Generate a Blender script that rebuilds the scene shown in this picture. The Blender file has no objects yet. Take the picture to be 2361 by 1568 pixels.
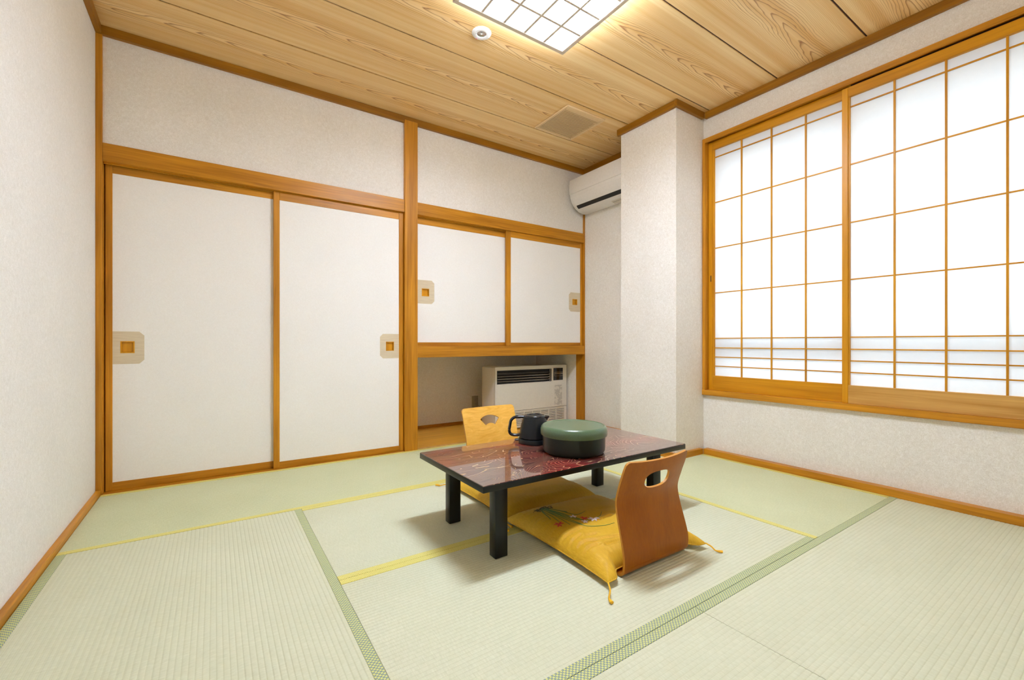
import bpy, bmesh, math, random
from mathutils import Vector, Matrix, noise

# ------------------------------------------------------------------ camera, light, exposure
SC = bpy.context.scene
COL = SC.collection
XL, XR, YB, YF, ZC = -0.527, 3.02, 3.20, -0.30, 2.518      # room shell
F_PX = 1013.0

cam_d = bpy.data.cameras.new('camera')
cam = bpy.data.objects.new('camera', cam_d)
COL.objects.link(cam)
cam.location = (0, 0, 0.817)
cam.rotation_euler = (math.radians(90), 0, -math.radians(34.08))
cam_d.sensor_width = 36
cam_d.lens = 36 * F_PX / 2361
cam_d.shift_y = 6 / 2361
cam_d.clip_start = 0.02
SC.camera = cam

SC.view_settings.view_transform = 'Standard'
SC.view_settings.look = 'None'
SC.view_settings.gamma = 1
SC.view_settings.use_curve_mapping = False
SC.view_settings.exposure = 0.48

SKY = 2.7            # overcast daylight outside the window
LAMP = 27.0          # ceiling lamp diffuser
w = bpy.data.worlds.new('sky')
SC.world = w
w.use_nodes = True
bg = w.node_tree.nodes['Background']
bg.inputs[0].default_value = (0.86, 0.93, 1.0, 1)
bg.inputs[1].default_value = SKY

SC.cycles.use_denoising = True
SC.cycles.max_bounces = 10
SC.cycles.diffuse_bounces = 6
SC.cycles.glossy_bounces = 4
SC.cycles.transmission_bounces = 6
SC.cycles.sample_clamp_indirect = 6
SC.cycles.caustics_reflective = False
SC.cycles.caustics_refractive = False

# ------------------------------------------------------------------ node helper and materials
class NT:
    def __init__(s, name):
        s.m = bpy.data.materials.new(name)
        s.m.use_nodes = True
        s.t = s.m.node_tree
        s.p = s.t.nodes['Principled BSDF']
        s.out = s.t.nodes['Material Output']
    def n(s, typ, ins=None, **props):
        nd = s.t.nodes.new('ShaderNode' + typ)
        for k, v in props.items():
            setattr(nd, k, v)
        for k, v in (ins or {}).items():
            s.set(nd.inputs[k], v)
        return nd
    def set(s, sock, v):
        if isinstance(v, bpy.types.NodeSocket):
            s.t.links.new(v, sock)
        elif isinstance(v, (tuple, list)) and len(v) == 3 and sock.type == 'RGBA':
            sock.default_value = (*v, 1)
        else:
            sock.default_value = v
    def math(s, op, a, b=0.0, c=None, clamp=False):
        nd = s.n('Math', {0: a, 1: b}, operation=op, use_clamp=clamp)
        if c is not None:
            s.set(nd.inputs[2], c)
        return nd.outputs[0]
    def obj(s):
        return s.n('TexCoord').outputs['Object']
    def mapping(s, vec, scale=(1, 1, 1), loc=(0, 0, 0), rot=(0, 0, 0)):
        return s.n('Mapping', {'Vector': vec, 'Scale': scale, 'Location': loc, 'Rotation': rot}).outputs[0]
    def noise(s, vec, scale, detail=2.0, rough=0.5, dist=0.0):
        return s.n('TexNoise', {'Vector': vec, 'Scale': scale, 'Detail': detail, 'Roughness': rough, 'Distortion': dist}).outputs['Fac']
    def ramp(s, fac, stops, interp='LINEAR'):
        nd = s.n('ValToRGB', {'Fac': fac})
        cr = nd.color_ramp
        cr.interpolation = interp
        while len(cr.elements) < len(stops):
            cr.elements.new(0.5)
        for e, (p, c) in zip(cr.elements, stops):
            e.position = p
            e.color = (*c, 1) if len(c) == 3 else (c[0], c[0], c[0], 1)
        return nd.outputs['Color']
    def mix(s, fac, a, b, blend='MIX'):
        nd = s.n('Mix', data_type='RGBA', blend_type=blend)
        s.set(nd.inputs[0], fac)
        s.set(nd.inputs[6], a)
        s.set(nd.inputs[7], b)
        return nd.outputs[2]
    def bump(s, h, strength, dist=0.001):
        nd = s.n('Bump', {'Height': h, 'Strength': strength, 'Distance': dist})
        s.set(s.p.inputs['Normal'], nd.outputs[0])
    def sep(s, vec):
        return s.n('SeparateXYZ', {0: vec}).outputs
    def base(s, v, rough=None, metal=None, spec=None, coat=None, coat_rough=None):
        s.set(s.p.inputs['Base Color'], v)
        for k, x in (('Roughness', rough), ('Metallic', metal), ('Specular IOR Level', spec), ('Coat Weight', coat), ('Coat Roughness', coat_rough)):
            if x is not None:
                s.set(s.p.inputs[k], x)
        return s.m

def srgb(r, g, b):
    f = lambda c: (c / 255 / 12.92) if c / 255 <= 0.04045 else ((c / 255 + 0.055) / 1.055) ** 2.4
    return (f(r), f(g), f(b))

def mat_plain(name, col, rough=0.5, **k):
    t = NT(name)
    o = t.obj()
    v = t.noise(o, 60, 2)
    c = t.mix(v, tuple(x * 0.94 for x in col), tuple(min(1, x * 1.05) for x in col))
    return t.base(c, rough, **k)

def mat_wallpaper(name, lo, hi, fine=330, bump=0.35):
    t = NT(name)
    o = t.obj()
    a = t.noise(o, fine, 3, 0.6)
    b = t.noise(t.mapping(o, (1, 1, 1), rot=(0.5, 0.7, 0.3)), fine * 0.3, 4, 0.65, 1.0)
    c = t.noise(o, 3.0, 3)
    f = t.math('MULTIPLY_ADD', a, 0.6, t.math('MULTIPLY', b, 0.5))
    f = t.math('ADD', f, t.math('MULTIPLY', t.math('SUBTRACT', c, 0.5), 0.15))
    col = t.ramp(f, [(0.34, lo), (0.55, tuple((x + y) / 2 for x, y in zip(lo, hi))), (0.72, hi)])
    t.bump(f, bump, 0.002)
    return t.base(col, 0.85, spec=0.25)

def mat_wood(name, axis, dark, light, rough=0.40, coat=0.05, knots=0.0, fine=1.0):
    t = NT(name)
    o = t.obj()
    s = [26.0 * fine] * 3
    s[axis] = 1.3
    s2 = [150.0 * fine] * 3
    s2[axis] = 4.0
    s3 = [7.0] * 3
    s3[axis] = 0.9
    a = t.noise(t.mapping(o, s), 1.0, 4, 0.55, 0.6)
    b = t.noise(t.mapping(o, s2), 1.0, 2)
    c = t.noise(t.mapping(o, s3), 1.0, 3, 0.5, 0.8)
    f = t.math('MULTIPLY_ADD', a, 0.55, t.math('MULTIPLY', b, 0.2))
    f = t.math('MULTIPLY_ADD', c, 0.42, f)
    mid = tuple((x + y) / 2 for x, y in zip(dark, light))
    col = t.ramp(f, [(0.42, dark), (0.58, mid), (0.74, light)])
    t.bump(b, 0.08, 0.0006)
    return t.base(col, rough, spec=0.32, coat=coat, coat_rough=0.25)

HD, HL = (0.31, 0.112, 0.002), (0.68, 0.30, 0.018)
WOOD_X = mat_wood('honey_wood_x', 0, HD, HL)
WOOD_Y = mat_wood('honey_wood_y', 1, HD, HL)
WOOD_Z = mat_wood('honey_wood_z', 2, HD, HL)
SH_D, SH_L = (0.46, 0.18, 0.002), (0.74, 0.35, 0.010)
SHW_Y = mat_wood('shoji_wood_y', 1, SH_D, SH_L)
SHW_Z = mat_wood('shoji_wood_z', 2, SH_D, SH_L)
SHW_Y2 = mat_wood('shoji_wood_pale_y', 1, (0.46, 0.22, 0.04), (0.74, 0.44, 0.13))
ALC_X = mat_wood('alcove_floor_wood', 0, (0.62, 0.27, 0.010), (0.85, 0.42, 0.03), 0.3, 0.2)
WALL = mat_wallpaper('wallpaper_cream', (0.71, 0.66, 0.58), (0.93, 0.905, 0.86), 240, 0.4)
WALL_L = mat_wallpaper('wallpaper_left', (0.73, 0.70, 0.64), (0.93, 0.91, 0.87), 260, 0.3)
FUSUMA = mat_wallpaper('door_paper', (0.86, 0.83, 0.775), (0.95, 0.935, 0.90), 420, 0.1)
PATCH = None

def m_patch():
    t = NT('pull_patch_paper')
    o = t.obj()
    a = t.noise(t.mapping(o, (12, 12, 420)), 1, 3)
    return t.base(t.ramp(a, [(0.3, (0.60, 0.49, 0.33)), (0.7, (0.74, 0.64, 0.46))]), 0.8)
PATCH = m_patch()

def m_ceiling():
    t = NT('ceiling_cedar')
    o = t.obj()
    rnd = t.n('ObjectInfo').outputs['Random']
    x, y, z = t.sep(o)
    xo = t.math('MULTIPLY_ADD', rnd, 7.3, x)
    vec = t.n('CombineXYZ', {0: xo, 1: y, 2: t.math('MULTIPLY', rnd, 31.0)}).outputs[0]
    cy = t.math('MULTIPLY', t.math('SUBTRACT', t.noise(t.mapping(vec, (0.9, 0.01, 1)), 1, 1), 0.5), 0.16)
    wob = t.math('MULTIPLY', t.math('SUBTRACT', t.noise(t.mapping(vec, (3.0, 14, 1)), 1.0, 3, 0.55), 0.5), 0.030)
    ay = t.math('ABSOLUTE', t.math('ADD', t.math('SUBTRACT', y, cy), wob))
    v = t.math('MULTIPLY', t.math('POWER', ay, 1.6), 52.0)
    wx = t.math('MULTIPLY', t.math('SUBTRACT', t.noise(t.mapping(vec, (2.2, 9, 1)), 1.0, 3, 0.6), 0.5), 0.42)
    g = t.math('ADD', t.math('SUBTRACT', xo, v), wx)
    g = t.math('MULTIPLY', g, 6.2)
    fr = t.math('FRACT', g)
    line = t.ramp(fr, [(0.0, (1.0,)), (0.07, (0.6,)), (0.20, (0.10,)), (0.90, (0.0,)), (1.0, (0.9,))])
    fine = t.noise(t.mapping(vec, (2.0, 170, 1)), 1.0, 3)
    broad = t.noise(t.mapping(vec, (0.35, 22, 1)), 1.0, 3)
    basec = t.ramp(broad, [(0.3, srgb(232, 186, 116)), (0.68, srgb(255, 228, 174))])
    basec = t.mix(t.math('MULTIPLY', fine, 0.38), basec, srgb(208, 154, 74))
    far = t.ramp(ay, [(0.0, (1,)), (0.05, (0.9,)), (0.10, (0.5,)), (0.22, (0.40,))])
    col = t.mix(t.math('MULTIPLY', t.math('MULTIPLY', line, 0.9), far), basec, srgb(150, 84, 36))
    return t.base(col, 0.45, spec=0.35)
CEIL = m_ceiling()

def m_tatami(name, warm):
    t = NT(name)
    o = t.obj()
    x, y, z = t.sep(o)
    st = t.noise(t.mapping(o, (620, 26, 1)), 1, 2, 0.7)
    st2 = t.noise(t.mapping(o, (240, 48, 1)), 1, 3, 0.6)
    br = t.noise(t.mapping(o, (3, 3, 1)), 1, 2)
    f = t.math('MULTIPLY_ADD', st, 0.4, t.math('MULTIPLY_ADD', st2, 0.4, t.math('MULTIPLY', br, 0.2)))
    a, b = (srgb(190, 194, 150), srgb(213, 216, 180)) if warm else (srgb(193, 195, 163), srgb(217, 218, 193))
    col = t.ramp(f, [(0.30, a), (0.70, b)])
    # narrow lines at the rib pitch are a little darker
    gr = t.math('ABSOLUTE', t.math('SUBTRACT', t.math('FRACT', t.math('MULTIPLY', y, 1 / RIB)), 0.5))
    k = t.ramp(gr, [(0.0, (1,)), (0.07, (0.2,)), (0.13, (0.0,))])
    col = t.mix(t.math('MULTIPLY', k, 0.35), col, srgb(168, 168, 120))
    t.bump(f, 0.35, 0.0015)
    return t.base(col, 0.62, spec=0.4)
RIB = 0.0146
TAT_A = m_tatami('tatami_rush_warm_sheen', True)  # same rush in two tones: straw sheen by view and light painted in
TAT_B = m_tatami('tatami_rush_pale_sheen', False)

def m_heri(name, blue):
    t = NT(name)
    o = t.obj()
    x, y, z = t.sep(o)
    p = 0.0080 if blue else 0.0064
    u, v = t.math('ADD', x, y), t.math('SUBTRACT', x, y)
    fx = t.math('ABSOLUTE', t.math('SUBTRACT', t.math('FRACT', t.math('MULTIPLY', u, 0.7071 / p)), 0.5))
    fy = t.math('ABSOLUTE', t.math('SUBTRACT', t.math('FRACT', t.math('MULTIPLY', v, 0.7071 / p)), 0.5))
    d = t.math('ADD', fx, fy)
    m = t.math('MAXIMUM', fx, fy)
    rb = t.noise(t.mapping(o, (900, 60, 1)), 1, 1)
    if blue:
        ring = t.ramp(d, [(0.0, (0,)), (0.15, (0,)), (0.20, (1,)), (0.44, (1,)), (0.50, (0,))])
        base = t.mix(rb, srgb(192, 196, 116), srgb(218, 220, 142))
        col = t.mix(t.math('MULTIPLY', ring, 0.9), base, srgb(58, 104, 148))
    else:
        dot = t.ramp(d, [(0.0, (1,)), (0.17, (1,)), (0.24, (0,))])
        base = t.mix(rb, srgb(206, 196, 92), srgb(234, 224, 136))
        col = t.mix(t.math('MULTIPLY', dot, 0.85), base, srgb(58, 78, 80))
    t.bump(rb, 0.3, 0.0006)
    return t.base(col, 0.55, spec=0.4)
HERI_B = m_heri('edging_cloth_blue_sheen', True)  # one cloth in two colours: its view-dependent sheen is painted in per strip
HERI_Y = m_heri('edging_cloth_yellow_sheen', False)

def m_lacquer():
    t = NT('red_wood_grain_lacquer')
    o = t.obj()
    vec = t.mapping(o, (1.9, 4.6, 1), loc=(3.4, 1.3, 0))
    n1 = t.noise(vec, 1.0, 1.6, 0.42, 1.3)
    g = t.math('FRACT', t.math('MULTIPLY', n1, 36.0))
    line = t.ramp(g, [(0.0, (0.0,)), (0.04, (0.9,)), (0.09, (0.8,)), (0.16, (0.08,)), (0.5, (0.0,))])
    wear = t.noise(t.mapping(o, (8, 16, 1)), 1, 3)
    line = t.math('MULTIPLY', line, t.ramp(wear, [(0.26, (0.35,)), (0.50, (0.9,))]))
    red = t.noise(t.mapping(o, (3, 7, 1), loc=(9, 2, 0)), 1.0, 3, 0.5, 0.6)
    base = t.ramp(red, [(0.35, (0.040, 0.010, 0.013)), (0.52, (0.095, 0.018, 0.018)), (0.68, (0.27, 0.018, 0.018))])
    fine = t.noise(t.mapping(o, (6, 120, 1)), 1, 3)
    base = t.mix(t.math('MULTIPLY', fine, 0.35), base, (0.14, 0.035, 0.03))
    col = t.mix(line, base, (0.62, 0.42, 0.22))
    return t.base(col, 0.25, spec=0.6, coat=1.0, coat_rough=0.02)
LACQ = m_lacquer()
BLACKL = mat_plain('black_lacquer', (0.007, 0.008, 0.007), 0.30, spec=0.3)
KBLACK = mat_plain('black_plastic', (0.007, 0.008, 0.010), 0.32, spec=0.35)
KGLOSS = mat_plain('black_gloss_plastic', (0.008, 0.009, 0.011), 0.16, spec=0.6)

def m_gradwood(name, dark, light, axis, scale, coat, dist=1.5, rough=0.3, lines=0.45):
    t = NT(name)
    o = t.obj()
    s = [scale * 4.0] * 3
    s[axis] = scale
    n1 = t.noise(t.mapping(o, s), 1.0, 4, 0.6, dist)
    s2 = [200.0] * 3
    s2[axis] = 12
    n2 = t.noise(t.mapping(o, s2), 1.0, 2)
    g = t.math('FRACT', t.math('MULTIPLY', n1, 7.0))
    l = t.ramp(g, [(0.0, (0.5,)), (0.1, (0.15,)), (0.5, (0.0,)), (1.0, (0.5,))])
    f = t.math('MULTIPLY_ADD', n1, 0.7, t.math('MULTIPLY', n2, 0.3))
    c = t.ramp(f, [(0.35, dark), (0.65, light)])
    c = t.mix(t.math('MULTIPLY', l, lines), c, tuple(x * 0.62 for x in dark))
    return t.base(c, rough, spec=0.24, coat=coat, coat_rough=0.18)
CHAIR_BROWN = m_gradwood('walnut_stained_plywood', (0.27, 0.066, 0.0005), (0.37, 0.105, 0.001), 2, 2.0, 0.06, 0.3, 0.36, 0.10)
CHAIR_YEL = m_gradwood('pale_birch_plywood', (0.72, 0.36, 0.040), (0.90, 0.52, 0.10), 0, 5.0, 0.25, 3.0, 0.3, 0.25)
PLY = mat_plain('plywood_edge', (0.55, 0.25, 0.04), 0.4, spec=0.3)

def m_cloth():
    t = NT('mustard_satin')
    o = t.obj()
    w1 = t.noise(t.mapping(o, (500, 60, 60)), 1, 2)
    w2 = t.noise(t.mapping(o, (3, 3, 3)), 1, 3)
    f = t.math('MULTIPLY_ADD', w1, 0.4, t.math('MULTIPLY', w2, 0.6))
    c = t.ramp(f, [(0.35, (0.56, 0.31, 0.012)), (0.65, (0.74, 0.45, 0.040))])
    t.bump(w1, 0.15, 0.001)
    m = t.base(c, 0.50, spec=0.22)
    t.p.inputs['Sheen Weight'].default_value = 0.06
    t.p.inputs['Sheen Roughness'].default_value = 0.4
    t.p.inputs['Sheen Tint'].default_value = (1, 0.85, 0.45, 1)
    return m
CLOTH = m_cloth()
TASSEL = mat_plain('golden_cord', (0.86, 0.47, 0.012), 0.5)
EM_G = mat_plain('green_thread', (0.12, 0.24, 0.05), 0.5)
EM_DG = mat_plain('dark_green_thread', (0.05, 0.06, 0.02), 0.6)
EM_W = mat_plain('white_thread', (0.82, 0.68, 0.66), 0.5)
EM_R = mat_plain('red_thread', (0.62, 0.06, 0.03), 0.5)

def m_green():
    t = NT('green_speckled_lacquer')
    o = t.obj()
    v = t.noise(o, 700, 1)
    c = t.ramp(v, [(0.35, (0.060, 0.115, 0.055)), (0.65, (0.10, 0.165, 0.085))])
    return t.base(c, 0.30, spec=0.5, coat=0.3, coat_rough=0.2)
GREEN = m_green()
GREEN_D = mat_plain('dark_green_lacquer', (0.012, 0.020, 0.015), 0.30, spec=0.32)
PLASTIC = mat_plain('white_plastic', (0.84, 0.82, 0.79), 0.4)
BEIGEP = mat_plain('beige_enamel', (0.74, 0.70, 0.61), 0.42)
BEIGEV = mat_plain('tan_plastic', (0.76, 0.55, 0.30), 0.5)
DARK = mat_plain('dark_void', (0.010, 0.009, 0.008), 0.6)
GREYD = mat_plain('dark_grey_metal', (0.10, 0.095, 0.09), 0.4)
SILVER = mat_plain('silver_metal', (0.62, 0.60, 0.58), 0.22, metal=0.9)
WHITE = mat_plain('white_enamel', (0.88, 0.88, 0.87), 0.35)
ALU = mat_plain('white_aluminium', (0.62, 0.66, 0.70), 0.4)
IVORY = mat_plain('ivory_plastic', (0.42, 0.38, 0.30), 0.45)
PINK = mat_plain('pink_mark', (0.8, 0.2, 0.35), 0.5)
LINED = mat_plain('lining_board', (0.45, 0.36, 0.24), 0.8)
OUT = mat_plain('outer_render', (0.5, 0.5, 0.5), 0.8)
SEAM = mat_plain('dark_seam', (0.045, 0.014, 0.008), 0.7)

def m_paper():
    t = NT('shoji_paper')
    o = t.obj()
    v = t.noise(o, 40, 3)
    c = t.mix(v, (0.90, 0.915, 0.93), (0.94, 0.95, 0.96))
    d = t.n('BsdfDiffuse', {'Color': c})
    tr = t.n('BsdfTranslucent', {'Color': c})
    mx = t.n('MixShader', {0: 0.52, 1: d.outputs[0], 2: tr.outputs[0]})
    t.t.links.new(mx.outputs[0], t.out.inputs[0])
    return t.m
PAPER = m_paper()

def m_glass():
    t = NT('window_glass')
    tr = t.n('BsdfTransparent', {'Color': (0.96, 0.98, 0.98)})
    gl = t.n('BsdfGlossy', {'Color': (1, 1, 1), 'Roughness': 0.03})
    mx = t.n('MixShader', {0: 0.05, 1: tr.outputs[0], 2: gl.outputs[0]})
    t.t.links.new(mx.outputs[0], t.out.inputs[0])
    return t.m
GLASS = m_glass()

def m_emit(name, col, s):
    t = NT(name)
    e = t.n('Emission', {'Color': col, 'Strength': s})
    t.t.links.new(e.outputs[0], t.out.inputs[0])
    return t.m
LAMP_M = m_emit('lamp_diffuser', (0.87, 0.98, 1.18), LAMP * 0.24)
LAMP_HOT = m_emit('lamp_diffuser_over_tubes', (0.87, 0.98, 1.18), LAMP * 4.9)     # panes right below the straight tubes
LAMP_SIDE = m_emit('lamp_side_acrylic', (0.89, 0.98, 1.15), LAMP * 1.25)

def m_print():
    """small printed notice: rows of tiny grey strokes on the enamel"""
    t = NT('printed_notice')
    o = t.obj()
    x, y, z = t.sep(o)
    row = t.math('FRACT', t.math('MULTIPLY', z, 1 / 0.0062))
    rowm = t.math('GREATER_THAN', row, 0.45)
    ch = t.noise(t.mapping(o, (520, 1, 160)), 1, 1)
    chm = t.math('GREATER_THAN', ch, 0.47)
    blk = t.noise(t.mapping(o, (22, 1, 26)), 1, 1)
    bm_ = t.math('GREATER_THAN', blk, 0.46)
    f = t.math('MULTIPLY', t.math('MULTIPLY', rowm, chm), bm_)
    c = t.mix(t.math('MULTIPLY', f, 0.8), (0.70, 0.65, 0.55), (0.10, 0.09, 0.08))
    return t.base(c, 0.45)
PRINT = m_print()

# ------------------------------------------------------------------ mesh helpers
class MB:
    def __init__(s):
        s.bm = bmesh.new()
    def box(s, x0, x1, y0, y1, z0, z1, bev=0.0, seg=1):
        b = bmesh.new()
        vs = [b.verts.new((x, y, z)) for x in (x0, x1) for y in (y0, y1) for z in (z0, z1)]
        for q in ((0, 1, 3, 2), (4, 6, 7, 5), (0, 4, 5, 1), (2, 3, 7, 6), (0, 2, 6, 4), (1, 5, 7, 3)):
            b.faces.new([vs[i] for i in q])
        bmesh.ops.recalc_face_normals(b, faces=b.faces[:])
        if bev > 0:
            bmesh.ops.bevel(b, geom=b.edges[:], offset=bev, segments=seg, affect='EDGES', profile=0.5)
        return s.merge(b)
    def merge(s, b):
        m = bpy.data.meshes.new('t')
        b.to_mesh(m)
        b.free()
        s.bm.from_mesh(m)
        bpy.data.meshes.remove(m)
        return s
    def prism(s, pts, axis, a0, a1, bev=0.0, seg=2):
        """extrude a closed 2D outline along an axis; pts are the other two coords in xyz order"""
        b = bmesh.new()
        def P(p, a):
            q = [p[0], p[1]]
            q.insert(axis, a)
            return q
        lo = [b.verts.new(P(p, a0)) for p in pts]
        hi = [b.verts.new(P(p, a1)) for p in pts]
        n = len(pts)
        b.faces.new(lo)
        b.faces.new(hi[::-1])
        for i in range(n):
            b.faces.new((lo[i], hi[i], hi[(i + 1) % n], lo[(i + 1) % n]))
        bmesh.ops.recalc_face_normals(b, faces=b.faces[:])
        if bev > 0:
            ed = [e for e in b.edges if len(e.link_faces) == 2 and e.calc_face_angle() > 0.6]
            bmesh.ops.bevel(b, geom=ed, offset=bev, segments=seg, affect='EDGES', profile=0.5)
        return s.merge(b)
    def lathe(s, prof, c=(0, 0, 0), n=48, axis=2):
        b = bmesh.new()
        rings = []
        for r, h in prof:
            if r < 1e-6:
                rings.append([b.verts.new((c[0], c[1], c[2] + h))])
            else:
                rings.append([b.verts.new((c[0] + r * math.cos(2 * math.pi * i / n), c[1] + r * math.sin(2 * math.pi * i / n), c[2] + h)) for i in range(n)])
        for A, B in zip(rings, rings[1:]):
            for i in range(n):
                j = (i + 1) % n
                if len(A) == 1 and len(B) == 1:
                    continue
                if len(A) == 1:
                    b.faces.new((A[0], B[i], B[j]))
                elif len(B) == 1:
                    b.faces.new((A[i], A[j], B[0]))
                else:
                    b.faces.new((A[i], A[j], B[j], B[i]))
        bmesh.ops.recalc_face_normals(b, faces=b.faces[:])
        return s.merge(b)
    def tube(s, pts, rad, n=10, rad2=None, up=(0, 0, 1)):
        """tube through points; rad may be a list; rad2 gives the second half-axis"""
        b = bmesh.new()
        pts = [Vector(p) for p in pts]
        m = len(pts)
        R = rad if isinstance(rad, (list, tuple)) else [rad] * m
        R2 = rad2 if isinstance(rad2, (list, tuple)) else ([rad2] * m if rad2 else R)
        rings = []
        ref = Vector(up)
        for i, p in enumerate(pts):
            d = (pts[min(i + 1, m - 1)] - pts[max(i - 1, 0)]).normalized()
            a = ref.cross(d)
            if a.length < 1e-3:
                a = Vector((1, 0, 0)).cross(d)
            a.normalize()
            c = d.cross(a).normalized()
            rings.append([b.verts.new(p + a * R[i] * math.cos(t) + c * R2[i] * math.sin(t)) for t in [2 * math.pi * k / n for k in range(n)]])
        for A, B in zip(rings, rings[1:]):
            for i in range(n):
                b.faces.new((A[i], A[(i + 1) % n], B[(i + 1) % n], B[i]))
        b.faces.new(rings[0])
        b.faces.new(rings[-1])
        bmesh.ops.recalc_face_normals(b, faces=b.faces[:])
        return s.merge(b)
    def grid(s, f, nu, nv, flip=False):
        b = bmesh.new()
        V = [[b.verts.new(f(i / nu, j / nv)) for j in range(nv + 1)] for i in range(nu + 1)]
        for i in range(nu):
            for j in range(nv):
                q = (V[i][j], V[i + 1][j], V[i + 1][j + 1], V[i][j + 1])
                b.faces.new(q[::-1] if flip else q)
        return s.merge(b)
    def obj(s, name, mat, parent=None, smooth=30, loc=None):
        bm = s.bm
        if loc is not None:
            bmesh.ops.translate(bm, verts=bm.verts[:], vec=-Vector(loc))
        for f in bm.faces:
            f.smooth = True
        for e in bm.edges:
            if len(e.link_faces) != 2 or e.calc_face_angle(0) > math.radians(smooth):
                e.smooth = False
        me = bpy.data.meshes.new(name)
        bm.to_mesh(me)
        bm.free()
        me.materials.append(mat)
        o = bpy.data.objects.new(name, me)
        COL.objects.link(o)
        if parent is not None:
            o.parent = parent
        if loc is not None:
            o.location = loc
        return o

def box(name, mat, b, parent=None, bev=0.0015, seg=1):
    """one box as its own object, origin at the middle of its base"""
    x0, x1, y0, y1, z0, z1 = b
    return MB().box(x0, x1, y0, y1, z0, z1, bev, seg).obj(name, mat, parent, loc=((x0 + x1) / 2, (y0 + y1) / 2, z0))

def structure(o, label):
    o['kind'] = 'structure'
    o['label'] = label
    return o

def empty(name, loc, label, cat=None, rz=0.0, kind=None):
    o = bpy.data.objects.new(name, None)
    COL.objects.link(o)
    o.location = loc
    o.rotation_euler = (0, 0, rz)
    o['label'] = label
    if cat:
        o['category'] = cat
    if kind:
        o['kind'] = kind
    return o

def spline(pts, n):
    """Catmull-Rom through control points"""
    P = [Vector(p) for p in pts]
    P = [2 * P[0] - P[1]] + P + [2 * P[-1] - P[-2]]
    out = []
    for i in range(1, len(P) - 2):
        for k in range(n):
            t = k / n
            a, b, c, d = P[i - 1], P[i], P[i + 1], P[i + 2]
            out.append(0.5 * ((2 * b) + (c - a) * t + (2 * a - 5 * b + 4 * c - d) * t * t + (3 * b - a - 3 * c + d) * t ** 3))
    out.append(P[-2])
    return out

# ------------------------------------------------------------------ room shell
fl = structure(MB().box(XL - .1, XR + .2, YF - .1, YB + .02, -0.16, -0.056).obj('floor', LINED), 'floor of straw mats laid edge to edge')

def tatami(x0, x1, y0, y1, along_x, mat, edges):
    """one straw mat; local x is its long side. edges: (side, cloth material) with side -1/+1 in local y"""
    cx, cy = (x0 + x1) / 2, (y0 + y1) / 2
    L = (x1 - x0) if along_x else (y1 - y0)
    W = (y1 - y0) if along_x else (x1 - x0)
    L -= 0.0016
    W -= 0.0016
    n = int(round(W / RIB))
    m = MB()
    b = m.bm
    prof = []
    for i in range(n):
        for k, h in ((0.0, -0.0011), (0.10, -0.0004), (0.3, -0.00005), (0.7, -0.00005), (0.90, -0.0004)):
            prof.append(((i + k) * RIB - n * RIB / 2, h))
    prof.append((n * RIB / 2, -0.0011))
    sc = W / (n * RIB)
    xs = [-L / 2, 0, L / 2]
    V = [[b.verts.new((x, y * sc, h)) for y, h in prof] for x in xs]
    for i in range(2):
        for j in range(len(prof) - 1):
            b.faces.new((V[i][j], V[i + 1][j], V[i + 1][j + 1], V[i][j + 1]))
    # the core under the rush cover
    lo = [b.verts.new(p) for p in ((-L / 2, -W / 2, -0.055), (L / 2, -W / 2, -0.055), (L / 2, W / 2, -0.055), (-L / 2, W / 2, -0.055))]
    b.faces.new(lo[::-1])
    b.faces.new([lo[0]] + [V[0][0], V[1][0], V[2][0]][::1] + [lo[1]])
    b.faces.new([lo[3], lo[2], V[2][-1], V[1][-1], V[0][-1]])
    b.faces.new([lo[0], lo[3]] + V[0][::-1])
    b.faces.new([lo[1]] + V[2] + [lo[2]])
    bmesh.ops.recalc_face_normals(b, faces=b.faces[:])
    o = m.obj('tatami_mat', mat, fl, smooth=60)
    o.location = (cx, cy, 0)
    o.rotation_euler = (0, 0, 0 if along_x else math.pi / 2)
    for side, hm in edges:
        e = MB().box(-L / 2, L / 2, -0.0152, 0.0148, -0.04, 0.0012, 0.0006).obj('edging', hm, o)
        e.location = (0, side * (W / 2 - 0.0150), 0)
    return o

X0, X1, X2, X3, X4 = -0.505, 0.352, 1.227, 2.068, 2.968
Y0, Y1, Y2, Y3 = 0.808, 1.580, 2.368, 3.178
YN = -0.03
tatami(X0, X2, Y2, Y3, True, TAT_A, ((-1, HERI_Y), (1, HERI_Y)))
tatami(X2, X4, Y2, Y3, True, TAT_A, ((-1, HERI_Y), (1, HERI_Y)))
tatami(X0, X1, Y0 - .17, Y2, False, TAT_B, ((-1, HERI_B), (1, HERI_B)))
tatami(X1, X3, Y1, Y2, True, TAT_B, ((-1, HERI_Y), (1, HERI_Y)))
tatami(X1, X3, Y0, Y1, True, TAT_B, ((-1, HERI_B), (1, HERI_Y)))
tatami(X3, X4, Y0, Y2, False, TAT_A, ((-1, HERI_Y), (1, HERI_Y)))
tatami(X2, X4, YN, Y0, True, TAT_B, ((-1, HERI_B), (1, HERI_B)))
tatami(X1, X2, YN, Y0, True, TAT_B, ((-1, HERI_B), (1, HERI_B)))
tatami(X0, X1, YN, Y0 - .17, True, TAT_B, ((-1, HERI_B), (1, HERI_B)))
tatami(X0, X2, YF, YN, True, TAT_B, ((1, HERI_B),))
tatami(X2, X4, YF, YN, True, TAT_B, ((1, HERI_B),))

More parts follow.
